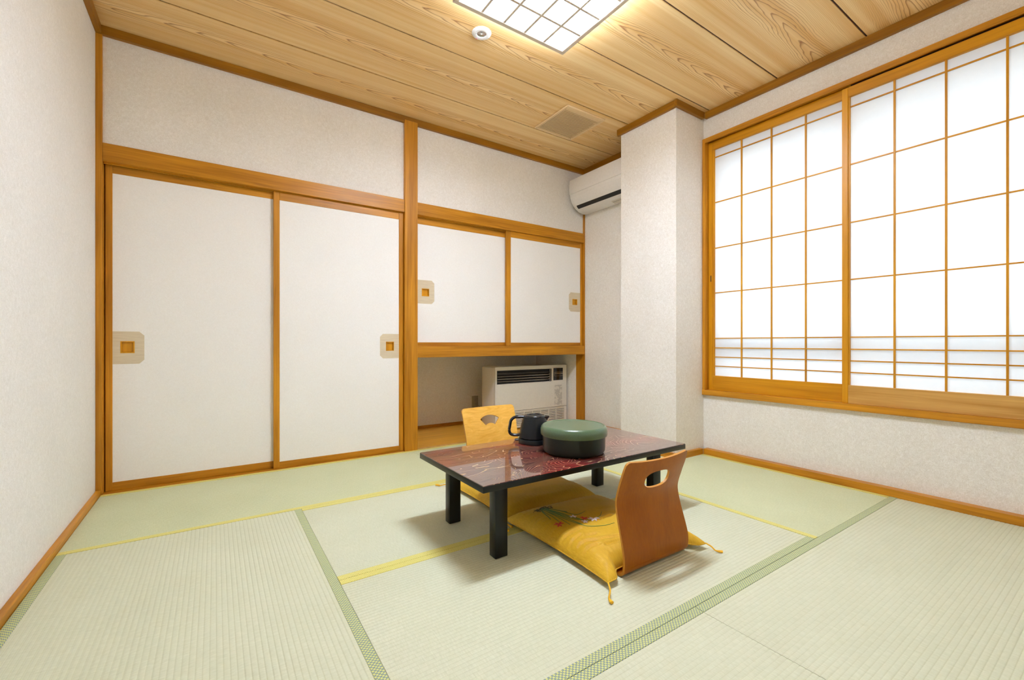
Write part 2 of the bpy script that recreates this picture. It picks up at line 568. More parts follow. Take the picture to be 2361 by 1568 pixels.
# walls
structure(MB().box(XL - .12, XL, YF - .1, YB + .15, -.16, 2.7).obj('wall_left', WALL_L), 'off-white papered wall at the left')
structure(MB().box(XL, XR + .15, YF - .12, YF, -.16, 2.7).obj('wall_front', WALL), 'cream papered wall behind the viewer')
wb = MB()
wb.box(XL, XR + .15, YB, YB + .12, 1.84, 2.7)                 # above the lintel
wb.box(XL, 1.23, YB + .10, YB + .15, -.16, 1.84)              # unseen backing added behind the tall doors to block daylight
wb.box(1.23, XR + .05, YB + .10, YB + .15, .70, 1.84)  # same unseen backing, added behind the cupboard doors
structure(wb.obj('wall_back', WALL), 'cream papered back wall above the sliding doors')
WY0, WY1, WZ0, WZ1 = 0.075, 1.89, 0.452, 2.30                 # window opening
wr = MB()
wr.box(XR, XR + .20, WY1 + .012, 4.10, -.16, 2.7)
wr.box(XR, XR + .20, YF, WY0 - .012, -.16, 2.7)
wr.box(XR, XR + .20, WY0 - .012, WY1 + .012, -.16, WZ0 - .012)
wr.box(XR, XR + .20, WY0 - .012, WY1 + .012, WZ1 + .015, 2.7)
structure(wr.obj('wall_right', WALL), 'cream papered window wall at the right')
structure(MB().box(2.69, XR, 1.914, 2.42, -.05, ZC + .01).obj('wall_column', WALL), 'square papered column standing out beside the window')
structure(MB().box(1.225, 3.012, 3.97, 4.08, -.16, .80).box(1.190, 1.225, YB + .035, 4.08, -.16, .70).box(1.225, XR, YB + .02, 4.08, .705, .76).box(3.012, XR, YB + .10, 3.97, -.1, .705).obj('wall_alcove', WALL), 'cream papered lining of the low alcove')
structure(MB().box(1.225, 3.015, 3.225, 3.97, -.16, -.002).obj('floor_alcove', ALC_X), 'glossy honey-coloured board floor inside the low alcove')

# ceiling boards
ce = structure(MB().box(XL - .1, XR + .2, YF - .1, YB + .1, ZC + .0055, ZC + .14).obj('ceiling', SEAM), 'cedar board ceiling with narrow dark joints')
seams = [YF, -0.017, 0.448, 0.918, 1.387, 1.857, 2.330, 2.790, YB]
for a, b in zip(seams, seams[1:]):
    m = MB().box(XL, XR, a + .0048, b - .0048, ZC, ZC + .006, 0)
    m.obj('ceiling_board', CEIL, ce, loc=((XL + XR) / 2, (a + b) / 2, ZC))

# crown moulding
def trim(n, mat, b, label, bev=0.0015):
    o = box('trim_%d' % n, mat, b, bev=bev)
    return structure(o, label)
CR = 0.024
CW_X = mat_wood('crown_wood_shaded_x', 0, (0.20, 0.075, 0.002), (0.40, 0.165, 0.008))  # darker copy of the honey wood; shade under the ceiling is in its colour
CW_Y = mat_wood('crown_wood_shaded_y', 1, (0.20, 0.075, 0.002), (0.40, 0.165, 0.008))
CZ = ZC - .048
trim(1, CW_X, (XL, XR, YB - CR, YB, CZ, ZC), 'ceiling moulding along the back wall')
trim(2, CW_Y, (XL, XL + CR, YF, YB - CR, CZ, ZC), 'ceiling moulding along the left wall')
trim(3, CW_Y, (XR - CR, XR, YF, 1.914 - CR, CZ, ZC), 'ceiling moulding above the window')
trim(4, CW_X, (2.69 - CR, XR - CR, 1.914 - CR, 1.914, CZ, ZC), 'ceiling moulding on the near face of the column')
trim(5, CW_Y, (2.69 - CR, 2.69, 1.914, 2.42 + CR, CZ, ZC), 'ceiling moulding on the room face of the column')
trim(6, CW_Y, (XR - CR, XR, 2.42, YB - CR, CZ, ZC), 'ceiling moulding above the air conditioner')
# posts and lintels of the back wall
trim(7, WOOD_Z, (XL, -0.500, 3.180, YB + .10, -.002, CZ), 'thin corner post at the left end of the tall doors')
trim(8, WOOD_Z, (1.180, 1.280, 3.172, YB + .10, -.002, CZ + .018), 'square post between the tall doors and the cupboard', )
trim(9, WOOD_Z, (3.010, 3.030, 3.180, 3.30, -.002, CZ), 'thin corner post at the right end of the cupboard')
trim(10, WOOD_X, (-0.500, 1.180, 3.184, YB + .02, 1.797, 1.892), 'lintel over the tall sliding doors')
trim(11, WOOD_X, (1.280, 3.012, 3.186, YB + .02, 1.797, 1.890), 'lintel over the upper cupboard doors')
trim(12, WOOD_X, (1.280, 3.016, 3.180, YB + .10, .702, .787), 'sill beam under the upper cupboard doors')
trim(13, WOOD_X, (-0.500, 1.180, 3.180, YB + .10, -.05, .0015), 'threshold under the tall sliding doors')
trim(14, SHW_Y2, (1.280, 3.012, 3.180, 3.225, -.05, .000), 'pale threshold board in front of the alcove')
# upper track strips inside the lintels (dark slots between them)
trim(15, WOOD_X, (-0.500, 1.180, 3.216, 3.222, 1.790, 1.80), 'track strip of the tall doors')
trim(16, WOOD_X, (1.280, 3.010, 3.216, 3.222, 1.790, 1.80), 'track strip of the cupboard doors')
# alcove skirting
trim(17, WOOD_X, (1.225, 3.012, 3.958, 3.970, -.002, .022), 'dark skirting at the back of the alcove')
# baseboards
structure(box('baseboard_left', WOOD_Y, (XL, X0 - .001, YF, 3.180, -.05, .026)), 'wooden skirting strip along the left wall')
structure(box('baseboard_right', WOOD_Y, (X4 + .001, XR, YF, 1.914 - .03, -.05, .040)), 'wooden skirting under the window')
structure(box('baseboard_back', WOOD_X, (2.66, X4 + .001, 1.884, 1.914, -.003, .040)), 'wooden skirting on the near face of the column')
structure(box('baseboard_column', WOOD_Y, (2.66, 2.69, 1.914, 2.45, -.003, .040)), 'wooden skirting on the room face of the column')
structure(box('baseboard_alcove', WOOD_Y, (X4 + .001, XR, 2.42, 3.18, -.05, .040)), 'wooden skirting beyond the column')

# ------------------------------------------------------------------ sliding doors
def cut_corners(x0, x1, z0, z1, side, c):
    """chamfer the two corners away from the stile. side=+1: right corners cut"""
    if side > 0:
        return [(x0, z0), (x1 - c, z0), (x1, z0 + c), (x1, z1 - c), (x1 - c, z1), (x0, z1)]
    return [(x0 + c, z0), (x1, z0), (x1, z1), (x0 + c, z1), (x0, z1 - c), (x0, z0 + c)]

def sliding_door(n, label, x0, x1, y, z0, z1, sw_l, sw_r, rail, patch, pull, side):
    d = empty('door_%d' % n, ((x0 + x1) / 2, y, z0), label, kind='structure')
    ox, oy, oz = d.location
    T = 0.020
    def pb(name, mat, b, bev=0.0012):
        return MB().box(b[0] - ox, b[1] - ox, b[2] - oy, b[3] - oy, b[4] - oz, b[5] - oz, bev).obj(name, mat, d)
    pb('stile', WOOD_Z, (x0, x0 + sw_l, y, y + T, z0, z1), .002)
    pb('stile', WOOD_Z, (x1 - sw_r, x1, y, y + T, z0, z1), .002)
    pb('rail', WOOD_X, (x0 + sw_l, x1 - sw_r, y + .002, y + T - .001, z1 - rail[1], z1))
    pb('rail', WOOD_X, (x0 + sw_l, x1 - sw_r, y + .002, y + T - .001, z0, z0 + rail[0]))
    # paper panel with a square hole for the recessed pull
    a0, a1, b0, b1 = pull
    m = MB()
    py = y + .004 - oy
    X = [x0 + sw_l - ox, a0 - ox, a1 - ox, x1 - sw_r - ox]
    Z = [z0 + rail[0] - oz, b0 - oz, b1 - oz, z1 - rail[1] - oz]
    for i in range(3):
        for j in range(3):
            if i == 1 and j == 1:
                continue
            m.box(X[i], X[i + 1], py, py + .010, Z[j], Z[j + 1])
    m.obj('paper_panel', FUSUMA, d)
    # patch: thin paper frame round the pull
    p0, p1, q0, q1 = patch
    c = 0.022 if (q1 - q0) < .2 else .03
    out = cut_corners(p0 - ox, p1 - ox, q0 - oz, q1 - oz, side, c)
    b = bmesh.new()
    inner = [(a0 - ox, b0 - oz), (a1 - ox, b0 - oz), (a1 - ox, b1 - oz), (a0 - ox, b1 - oz)]
    vo = [b.verts.new((px, py - .0006, pz)) for px, pz in out]
    vi = [b.verts.new((px, py - .0006, pz)) for px, pz in inner]
    ed = [b.edges.new((vo[i], vo[(i + 1) % 6])) for i in range(6)] + [b.edges.new((vi[i], vi[(i + 1) % 4])) for i in range(4)]
    bmesh.ops.triangle_fill(b, edges=ed, use_beauty=True)
    bmesh.ops.solidify(b, geom=b.faces[:], thickness=0.0005)
    bmesh.ops.recalc_face_normals(b, faces=b.faces[:])
    MB().merge(b).obj('pull_patch', PATCH, d)
    # recessed wooden pull: rim and cup
    m = MB()
    r = 0.006
    for bb in ((a0, a1, b0, b0 + r), (a0, a1, b1 - r, b1), (a0, a0 + r, b0 + r, b1 - r), (a1 - r, a1, b0 + r, b1 - r)):
        m.box(bb[0] - ox, bb[1] - ox, py - .0015, py + .012, bb[2] - oz, bb[3] - oz, .0006)
    m.box(a0 - ox, a1 - ox, py + .012, py + .015, b0 - oz, b1 - oz)
    m.obj('finger_pull', SHW_Z, d)
    return d

sliding_door(1, 'tall sliding paper door nearest the left wall', -0.496, 0.372, 3.232, .002, 1.80, .030, .030, (.045, .051),
             (-0.466, -0.331, .698, .879), (-0.434, -0.373, .758, .825), 1)
sliding_door(2, 'tall sliding paper door beside the square post', 0.314, 1.178, 3.206, .002, 1.80, .035, .033, (.041, .058),
             (1.003, 1.145, .701, .881), (1.047, 1.108, .756, .824), -1)
sliding_door(3, 'upper cupboard sliding door right of the square post', 1.282, 2.18, 3.232, .787, 1.80, .014, .030, (.032, .060),
             (1.296, 1.444, 1.122, 1.306), (1.339, 1.401, 1.180, 1.241), 1)
sliding_door(4, 'upper cupboard sliding door below the air conditioner', 2.108, 3.010, 3.206, .787, 1.80, .050, .028, (.030, .056),
             (2.836, 2.982, 1.119, 1.304), (2.880, 2.944, 1.184, 1.242), -1)

# ------------------------------------------------------------------ window: frame and two paper sashes
FY0, FY1, FZ0, FZ1 = WY0 - .024, WY1 + .022, .430, 2.325
trim(18, WOOD_Z, (3.000, 3.215, WY1, FY1, FZ0, FZ1), 'window frame jamb beside the column', .002)
trim(19, WOOD_Z, (3.000, 3.215, FY0, WY0, FZ0, FZ1), 'window frame jamb at the near end', .002)
structure(MB().box(3.000, 3.011, WY0, WY1, 2.292, FZ1, .002).box(3.011, 3.215, WY0 - .01, WY1 + .01, 2.303, FZ1 - .001).obj('trim_20', WOOD_Y), 'window frame head')
trim(21, WOOD_Y, (2.994, 3.215, FY0, FY1, FZ0, .468), 'window sill board', .002)
trim(22, SEAM, (3.0405, 3.0435, WY0, 1.005, 2.270, 2.304), 'added dark strip for the shadow gap in the window head', 0)  # dark strips added in the head groove; its shadow is put in as colour
trim(23, SEAM, (3.071, 3.075, WY0, WY1, 2.270, 2.304), 'added dark rear strip for the shadow gap in the window head', 0)

def shoji(n, label, x, y0, y1, z0, z1, ys, zs, st0, st1, paper_y, paper_z, mb):
    d = empty('window_%d' % n, (x, (y0 + y1) / 2, z0), label, kind='structure')
    ox, oy, oz = d.location
    T = 0.026
    def pb(name, mat, b, bev=0.001):
        return MB().box(b[0] - ox, b[1] - ox, b[2] - oy, b[3] - oy, b[4] - oz, b[5] - oz, bev).obj(name, mat, d)
    pb('stile', SHW_Z, (x, x + T, y0, y0 + st0, z0, z1), .002)
    pb('stile', SHW_Z, (x, x + T, y1 - st1, y1, z0, z1), .002)
    pb('bottom_rail', mb, (x + .001, x + T - .001, y0 + st0, y1 - st1, z0, paper_z[0]))
    pb('top_rail', SHW_Y, (x + .001, x + T - .001, y0 + st0, y1 - st1, paper_z[1], z1))
    # inner beads against the stiles
    if paper_y[1] < y1 - st1:
        pb('bead', SHW_Z, (x + .006, x + T - .003, paper_y[1], y1 - st1, paper_z[0], paper_z[1]), .0006)
    if paper_y[0] > y0 + st0:
        pb('bead', SHW_Z, (x + .006, x + T - .003, y0 + st0, paper_y[0], paper_z[0], paper_z[1]), .0006)
    k = 0.0042
    for yy in ys:
        pb('vertical_bar', SHW_Z, (x + .008, x + .019, yy - k, yy + k, paper_z[0], paper_z[1]), .0005)
    Y = [paper_y[0]] + sorted(ys) + [paper_y[1]]
    for zz in zs:
        pb('horizontal_bar', SHW_Y, (x + .010, x + .0185, paper_y[0], paper_y[1], zz - .0034, zz + .0034), .0005)
    Z = [paper_z[0]] + sorted(zs) + [paper_z[1]]
    for a, b in zip(Y, Y[1:]):
        for c, e in zip(Z, Z[1:]):
            pb('paper_pane', PAPER, (x + .0195, x + .0200, a + .0004, b - .0004, c + .0004, e - .0004), 0)
    return d

def sc(v, c, s):
    return c + (v - c) * s
zrow = [2.157, 1.83, 1.50, 1.176, .848, .779, .713, .647]
s1 = 1.019
shoji(1, 'paper window sash beside the column', 3.044, 1.015, 1.889, .468, 2.298,
      [v * s1 for v in (1.617, 1.421, 1.221)], [sc(v, .817, s1) for v in zrow], .03, .030,
      (1.025 * s1, 1.813 * s1), (sc(.578, .817, s1), sc(2.214, .817, s1)), SHW_Y)
s2 = 1.011
shoji(2, 'nearer paper window sash with a paler bottom rail', 3.014, 0.150, 1.034 * 1.005, .468, 2.284,
      [v * s2 for v in (.795, .596, .393)], [sc(v, .817, s2) for v in zrow], .032, .030,
      (.190, .992 * s2), (sc(.575, .817, s2), sc(2.214, .817, s2)), SHW_Y2)
# small finger recess on the left stile
box('finger_recess', SEAM, (-.0005, .0015, .4145, .4215, .80, .845), bpy.data.objects['window_1'], 0)

# outer window behind the paper
ow = empty('window_3', (3.17, 1.0, .46), 'outer metal window seen as pale bands through the paper', kind='structure')
def owb(name, mat, b):
    return MB().box(b[0] - 3.17, b[1] - 3.17, b[2] - 1.0, b[3] - 1.0, b[4] - .46, b[5] - .46, .001).obj(name, mat, ow)
owb('frame', ALU, (3.155, 3.215, WY0, WY1, 2.135, 2.30))
owb('frame', ALU, (3.155, 3.215, WY0, WY1, .452, .53))
owb('frame', ALU, (3.155, 3.215, 1.845, WY1, .53, 2.135))
owb('frame', ALU, (3.155, 3.215, WY0, .12, .53, 2.135))
owb('middle_rail', ALU, (3.118, 3.158, .12, 1.845, .715, .835))
owb('meeting_stile', ALU, (3.165, 3.205, .96, 1.00, .825, 2.135))
owb('pane', GLASS, (3.184, 3.188, .12, .96, .825, 2.135))
owb('pane', GLASS, (3.184, 3.188, 1.00, 1.845, .825, 2.135))
owb('pane', GLASS, (3.184, 3.188, .12, 1.845, .53, .735))

# daylight portal in the window opening (guides sampling of the sky, gives no light itself)
pd = bpy.data.lights.new('daylight_portal', 'AREA')
pd.shape = 'RECTANGLE'
pd.size = WY1 - WY0
pd.size_y = WZ1 - WZ0
pd.cycles.is_portal = True
po = bpy.data.objects.new('daylight_portal', pd)
COL.objects.link(po)
po.location = (3.225, (WY0 + WY1) / 2, (WZ0 + WZ1) / 2)
po.rotation_euler = (math.radians(90), 0, math.radians(90))

# ------------------------------------------------------------------ ceiling lamp
LX0, LX1, LY0, LY1, LZ = 0.928, 1.608, 1.125, 1.872, 2.420
lamp = empty('ceiling_lamp', ((LX0 + LX1) / 2, (LY0 + LY1) / 2, LZ), 'square lattice ceiling lamp glowing white at the middle of the ceiling', 'lamp')
def lb(name, mat, b, bev=.0015):
    c = lamp.location
    return MB().box(b[0] - c[0], b[1] - c[0], b[2] - c[1], b[3] - c[1], b[4] - c[2], b[5] - c[2], bev).obj(name, mat, lamp)
LWX = mat_wood('lamp_wood_bloom_x', 0, (0.60, 0.50, 0.42), (0.80, 0.70, 0.60))  # wood lightened: the whitening bloom of the lamp is put into its colour
LWY = mat_wood('lamp_wood_bloom_y', 1, (0.60, 0.50, 0.42), (0.80, 0.70, 0.60))
fw = .022
lb('frame_side', LWX, (LX0, LX1, LY1 - fw, LY1, LZ, LZ + .034))
lb('frame_side', LWX, (LX0, LX1, LY0, LY0 + fw, LZ, LZ + .034))
lb('frame_side', LWY, (LX0, LX0 + fw, LY0 + fw, LY1 - fw, LZ, LZ + .034))
lb('frame_side', LWY, (LX1 - fw, LX1, LY0 + fw, LY1 - fw, LZ, LZ + .034))
nx = ny = 5
cxs = [LX0 + fw + (LX1 - LX0 - 2 * fw) * i / nx for i in range(nx + 1)]
cys = [LY0 + fw + (LY1 - LY0 - 2 * fw) * i / ny for i in range(ny + 1)]
for v in cxs[1:-1]:
    lb('lattice_bar', LWY, (v - .0062, v + .0062, LY0 + fw, LY1 - fw, LZ + .004, LZ + .013), .0006)
for v in cys[1:-1]:
    lb('lattice_bar', LWX, (LX0 + fw, LX1 - fw, v - .0062, v + .0062, LZ + .005, LZ + .0125), .0006)
for i, (a, b) in enumerate(zip(cxs, cxs[1:])):
    for j, (c, e) in enumerate(zip(cys, cys[1:])):
        lb('diffuser_pane', LAMP_HOT if j == 2 else LAMP_M, (a + .0005, b - .0005, c + .0005, e - .0005, LZ + .014, LZ + .017), 0)
lb('side_glow', LAMP_SIDE, (LX0 + .03, LX1 - .03, LY0 + .03, LY1 - .03, LZ + .036, ZC - .022), 0)
lb('ceiling_plate', WHITE, (LX0 + .06, LX1 - .06, LY0 + .06, LY1 - .06, ZC - .022, ZC - .0002), 0)

# ------------------------------------------------------------------ round ceiling fitting
df = empty('emergency_light', (1.214, 2.093, ZC), 'small round white ceiling fitting with a mirrored centre, left of the lattice lamp', 'light fitting')
R = .0535
MB().lathe([(.0255, -.004), (.027, -.0085), (.034, -.0095), (.046, -.008), (.0515, -.0045), (R, -.0001)], n=64).obj('ring', WHITE, df)
MB().lathe([(0, -.0005), (.012, -.0006), (.020, -.0018), (.0258, -.0045)], n=48).obj('reflector', SILVER, df)
MB().lathe([(0, -.0075), (.004, -.0072), (.0055, -.0045), (.005, -.001)], n=20).obj('bulb', WHITE, df)
def dot(px, py, r, mat, name):
    MB().lathe([(0, -.0104), (r, -.0103), (r, -.0088)], (px, py, 0), n=16).obj(name, mat, df)
dot(-.030, .010, .0016, DARK, 'test_button')
dot(-.008, .042, .0028, PINK, 'pink_mark')
for k in range(9):
    a = math.radians(-165 + k * 10)
    MB().box(-.0022, .0022, -.0006, .0006, -.0100, -.0092).obj('print_mark', IVORY, df).matrix_local = Matrix.Translation((.037 * math.cos(a), .037 * math.sin(a), 0)) @ Matrix.Rotation(a + math.pi / 2, 4, 'Z')

# ------------------------------------------------------------------ ceiling vent grille
VENTB = mat_plain('brown_backing', (0.36, 0.21, 0.09), 0.6)
V0x, V1x, V0y, V1y = 2.086, 2.462, 2.372, 2.766
vg = empty('ceiling_vent', ((V0x + V1x) / 2, (V0y + V1y) / 2, ZC), 'square tan slatted vent grille on the ceiling near the column', 'vent')
hx, hy = (V1x - V0x) / 2, (V1y - V0y) / 2
m = MB()
zt, zb = -.0002, -.015
def vside(o1, o2, i1, i2):
    m.prism([(p[0], p[1]) for p in (o1, o2, i2, i1)], 2, zb, zt, .0035, 2)
ix0, ix1, iy0, iy1 = -hx + .018, hx - .024, -hy + .052, hy - .026
vside((-hx, -hy), (hx, -hy), (ix0, iy0), (ix1, iy0))
vside((hx, -hy), (hx, hy), (ix1, iy0), (ix1, iy1))
vside((hx, hy), (-hx, hy), (ix1, iy1), (ix0, iy1))
vside((-hx, hy), (-hx, -hy), (ix0, iy1), (ix0, iy0))
m.obj('frame', BEIGEV, vg, smooth=40)
ns = 20
for i in range(ns):
    yy = iy0 + (iy1 - iy0) * (i + .5) / ns
    MB().prism([(yy - .0055, -.0135), (yy - .0045, -.0150), (yy + .0045, -.0140), (yy + .0045, -.0115)], 0, ix0 - .004, ix1 + .004).obj('slat', BEIGEV, vg)
MB().box(ix0 - .002, ix1 + .002, iy0 - .002, iy1 + .002, -.003, -.0006).obj('backing', VENTB, vg)

# ------------------------------------------------------------------ air conditioner
ac = empty('air_conditioner', (XR, 2.785, 2.06), 'white wall-mounted air conditioner in the corner behind the column', 'air conditioner')
AY0, AY1 = -.36, .365
# profile in (x, z) relative to the wall
body = [(0, .01), (-.05, .0), (-.115, .012), (-.165, .040), (-.205, .085), (-.222, .130), (-.226, .155), (-.229, .20), (-.228, .25), (-.222, .287), (-.214, .292), (0, .292)]
MB().prism(body, 1, AY0, AY1, .004, 2).obj('body', PLASTIC, ac, smooth=32)
MB().prism([(-.2262, .158), (-.2335, .158), (-.2365, .20), (-.2355, .25), (-.2290, .293), (-.2160, .297), (-.2160, .290), (-.2262, .250)], 1, AY0 + .002, AY1 - .002, .0015, 2).obj('front_panel', PLASTIC, ac, smooth=35)
MB().prism([(-.1760, .0610), (-.200, .0860), (-.2195, .1240), (-.2225, .1315), (-.2262, .1310), (-.2245, .1225), (-.2060, .0830), (-.1790, .0555), (-.1720, .0500), (-.1700, .0560)], 1, AY0 + .035, AY1 - .035, .0006, 1).obj('louver', PLASTIC, ac, smooth=40)
MB().prism([(-.150, .0290), (-.1665, .0405), (-.1800, .0570), (-.1780, .0640), (-.140, .040)], 1, AY0 + .045, AY1 - .04).obj('air_outlet', DARK, ac)
MB().prism([(-.060, -.0012), (-.110, .0095), (-.110, .013), (-.060, .003)], 1, -.30, -.05).obj('rating_label', PRINT, ac)

# ------------------------------------------------------------------ fan heater in the alcove
ht = empty('gas_heater', (2.5555, 3.54, -.002), 'beige box heater with black louvres standing in the low alcove', 'heater')
hw, hd, hh = .4295, .1225, .590
G0 = -hd                                    # front plane (local y)
m = MB()
m.box(-hw, hw, G0 + .030, hd, .012, hh, .010, 3)
m.obj('cabinet', BEIGEP, ht, smooth=40)
# front cover with openings: built from strips
lx0, lx1, lz0, lz1 = -.4065, .2295, .437, .556     # louvre opening
px0, px1, pz0, pz1 = .2575, .3825, .440, .563      # control panel opening
gx0, gx1, gz0, gz1 = -.395, .395, .032, .160       # lower grille opening
m = MB()
fy0, fy1 = G0, G0 + .0305
for (a, b, c, e) in ((-hw, hw, hh - .022, hh), (-hw, hw, pz1, hh - .022), (-hw, px0, lz1, pz1), (px1, hw, pz0, pz1), (px0 - .0, px1, .42, pz0),
                     (-hw, lx0, lz0, lz1), (lx1, px0, lz0, lz1), (px1, hw, .42, pz0), (-hw, px0, .42, lz0),
                     (-hw, hw, .176, .42), (-hw, gx0, gz0, .172), (gx1, hw, gz0, .172), (gx0, gx1, gz1, .172), (-hw, hw, .012, gz0)):
    m.box(a, b, fy0 + (.004 if c < .17 and c != .012 and False else 0), fy1, c, e)
m.obj('front_cover', BEIGEP, ht)
MB().box(-hw - .002, hw + .002, fy0 - .002, fy1, hh - .010, hh + .004, .004, 3).obj('top_edge', BEIGEP, ht, smooth=40)
MB().box(lx0, lx1, fy1 - .006, fy1 - .002, lz0, lz1).obj('louvre_recess', DARK, ht)
for i in range(4):
    zz = lz0 + .020 + i * .0235
    MB().prism([(fy0 + .004, zz - .004), (fy0 + .004, zz - .0005), (fy0 + .020, zz + .008), (fy0 + .021, zz + .0045)], 0, lx0 + .006, lx1 - .010).obj('louvre_slat', SILVER if i < 3 else GREYD, ht)
m = MB()
for bb in ((lx0 - .004, lx1 + .004, lz0 - .004, lz0), (lx0 - .004, lx1 + .004, lz1, lz1 + .004), (lx0 - .004, lx0, lz0, lz1), (lx1, lx1 + .004, lz0, lz1)):
    m.box(bb[0], bb[1], fy0 - .0012, fy0 + .012, bb[2], bb[3], .0008)
m.obj('louvre_bezel', GREYD, ht)
MB().box(px0, px1, fy0 - .001, fy0 + .008, pz0, pz1, .004, 2).obj('control_panel', KGLOSS, ht)
m = MB()
for bb in ((px0 + .012, px1 - .002, .519, .522), (px0 + .012, px1 - .002, .482, .485), (px0 + .012, px0 + .015, .482, .522), (px1 - .005, px1 - .002, .482, .522)):
    m.box(bb[0], bb[1], fy0 - .0022, fy0 - .0008, bb[2], bb[3])
m.obj('panel_bezel', SILVER, ht)
m = MB()
random.seed(4)
xx = px0 + .020
while xx < px1 - .010:
    wd = random.uniform(.003, .0065)
    m.box(xx, xx + wd, fy0 - .0020, fy0 - .0008, .5035, .5095)
    xx += wd + .0015
m.obj('panel_marking', SILVER, ht)
MB().box(.274, .371, fy0 - .0006, fy0 + .001, .190, .392).obj('notice', PRINT, ht)
MB().box(gx0, gx1, fy1 - .006, fy1 - .002, gz0, gz1).obj('grille_recess', GREYD, ht)
for i in range(8):
    zz = gz0 + .010 + i * .0160
    MB().prism([(fy0 + .001, zz - .0045), (fy0 + .001, zz + .0030), (fy0 + .012, zz + .0060), (fy0 + .012, zz - .0015)], 0, gx0, gx1).obj('grille_slat', BEIGEP, ht)
for i in range(1, 8):
    xx = gx0 + (gx1 - gx0) * i / 8
    MB().box(xx - .0025, xx + .0025, fy0 + .0005, fy0 + .013, gz0, gz1).obj('grille_divider', BEIGEP, ht)
for sx in (-1, 1):
    MB().box(sx * .36 - .03, sx * .36 + .03, -hd + .02, hd - .02, .002, .0125, .003).obj('foot', GREYD, ht)

# wall outlet and the cord plugged into it
ol = empty('wall_outlet', (2.222, 3.970, .150), 'dim double wall outlet left of the heater in the alcove', 'outlet')
MB().box(-.036, .036, -.008, 0, 0, .118, .003, 2).obj('cover_plate', IVORY, ol)
for zz in (.030, .075):
    MB().box(-.012, .012, -.0100, -.0075, zz - .009, zz + .014, .001).obj('socket', IVORY, ol)
    for sx in (-.0045, .0035):
        MB().box(sx, sx + .0012, -.0103, -.0095, zz - .003, zz + .006).obj('slot', DARK, ol)
pc = MB()
pc.box(2.212, 2.232, 3.935, 3.959, .168, .186, .003, 2)
pc.tube(spline([(2.222, 3.94, .177), (2.236, 3.915, .172), (2.262, 3.91, .13), (2.285, 3.90, .05), (2.31, 3.87, .006), (2.345, 3.80, .0045)], 8), .0032, 8)
pcd = pc.obj('power_cord', IVORY, loc=(2.222, 3.95, .003))
pcd['label'] = 'pale cord plugged into the outlet beside the heater'
pcd['category'] = 'cord'

# ------------------------------------------------------------------ low table
TX0, TX1, TY0, TY1, TZ = 0.778, 1.945, 1.330, 1.905, .313
tb = empty('low_table', ((TX0 + TX1) / 2, (TY0 + TY1) / 2, .0012), 'low rectangular table with glossy red grained top and black legs', 'table')
ox, oy, oz = tb.location
thx, thy = (TX1 - TX0) / 2, (TY1 - TY0) / 2
TT = TZ - oz
MB().box(-thx + .001, thx - .001, -thy + .001, thy - .001, TT - .004, TT, .0012).obj('tabletop', LACQ, tb)
MB().box(-thx, thx, -thy, thy, TT - .026, TT - .0018, .002, 2).obj('edge_band', BLACKL, tb)
m = MB()
ax, ay = thx - .098, thy - .082
for bb in ((-ax, ax, -ay, -ay + .018), (-ax, ax, ay - .018, ay), (-ax, -ax + .018, -ay, ay), (ax - .018, ax, -ay, ay)):
    m.box(bb[0], bb[1], bb[2], bb[3], TT - .048, TT - .0255)
m.obj('apron', BLACKL, tb)
for x_, y_ in ((.873, 1.402), (1.790, 1.402), (.873, 1.790), (1.790, 1.790)):
    MB().box(x_ - ox, x_ - ox + .056, y_ - oy, y_ - oy + .044, 0, TT - .0255, .003, 2).obj('leg', BLACKL, tb)

# ------------------------------------------------------------------ legless chairs of bent plywood
def stadium(t0, s0, hw_, hh_, n=28, flat=0.0):
    out = []
    for i in range(n):
        a = 2 * math.pi * i / n
        c, s_ = math.cos(a), math.sin(a)
        p = 2.6
        out.append((t0 + hw_ * math.copysign(abs(c) ** (2 / p), c), s0 + hh_ * math.copysign(abs(s_) ** (2 / p), s_)))
    return out

def fan(t0, s0, w, n=12):
    """fan outline: wide arc on top, smaller arc at the bottom"""
    out = []
    r1, r0 = .105, .052
    cz = s0 - .062
    A = math.radians(38)
    for i in range(n + 1):
        a = -A + 2 * A * i / n
        out.append((t0 + r1 * math.sin(a), cz + r1 * math.cos(a) * .93))
    for i in range(n + 1):
        a = A - 2 * A * i / n
        out.append((t0 + r0 * math.sin(a), cz + r0 * math.cos(a)))
    return out[::-1]

def interp(tab, z):
    for (z0, a), (z1, b) in zip(tab, tab[1:]):
        if z <= z1:
            k = (z - z0) / (z1 - z0)
            k = max(0, min(1, k))
            i = [q[0] for q in tab].index(z0)
            def slope(j):
                lo_, hi_ = max(j - 1, 0), min(j + 1, len(tab) - 1)
                return (tab[hi_][1] - tab[lo_][1]) / (tab[hi_][0] - tab[lo_][0])
            h = z1 - z0
            m0, m1 = slope(i) * h, slope(i + 1) * h
            return (2 * k ** 3 - 3 * k * k + 1) * a + (k ** 3 - 2 * k * k + k) * m0 + (3 * k * k - 2 * k ** 3) * b + (k ** 3 - k * k) * m1
    return tab[-1][1]

def resample(poly, c, angs):
    """radial distances of a closed outline seen from c at each angle"""
    out = []
    n = len(poly)
    for a in angs:
        d = (math.cos(a), math.sin(a))
        best = None
        for i in range(n):
            p, q = poly[i], poly[(i + 1) % n]
            ex, ey = q[0] - p[0], q[1] - p[1]
            den = d[0] * ey - d[1] * ex
            if abs(den) < 1e-12:
                continue
            t = ((p[0] - c[0]) * ey - (p[1] - c[1]) * ex) / den
            u = ((p[0] - c[0]) * d[1] - (p[1] - c[1]) * d[0]) / den
            if t > 0 and -1e-6 <= u <= 1 + 1e-6 and (best is None or t > best):
                best = t
        out.append(best)
    return out

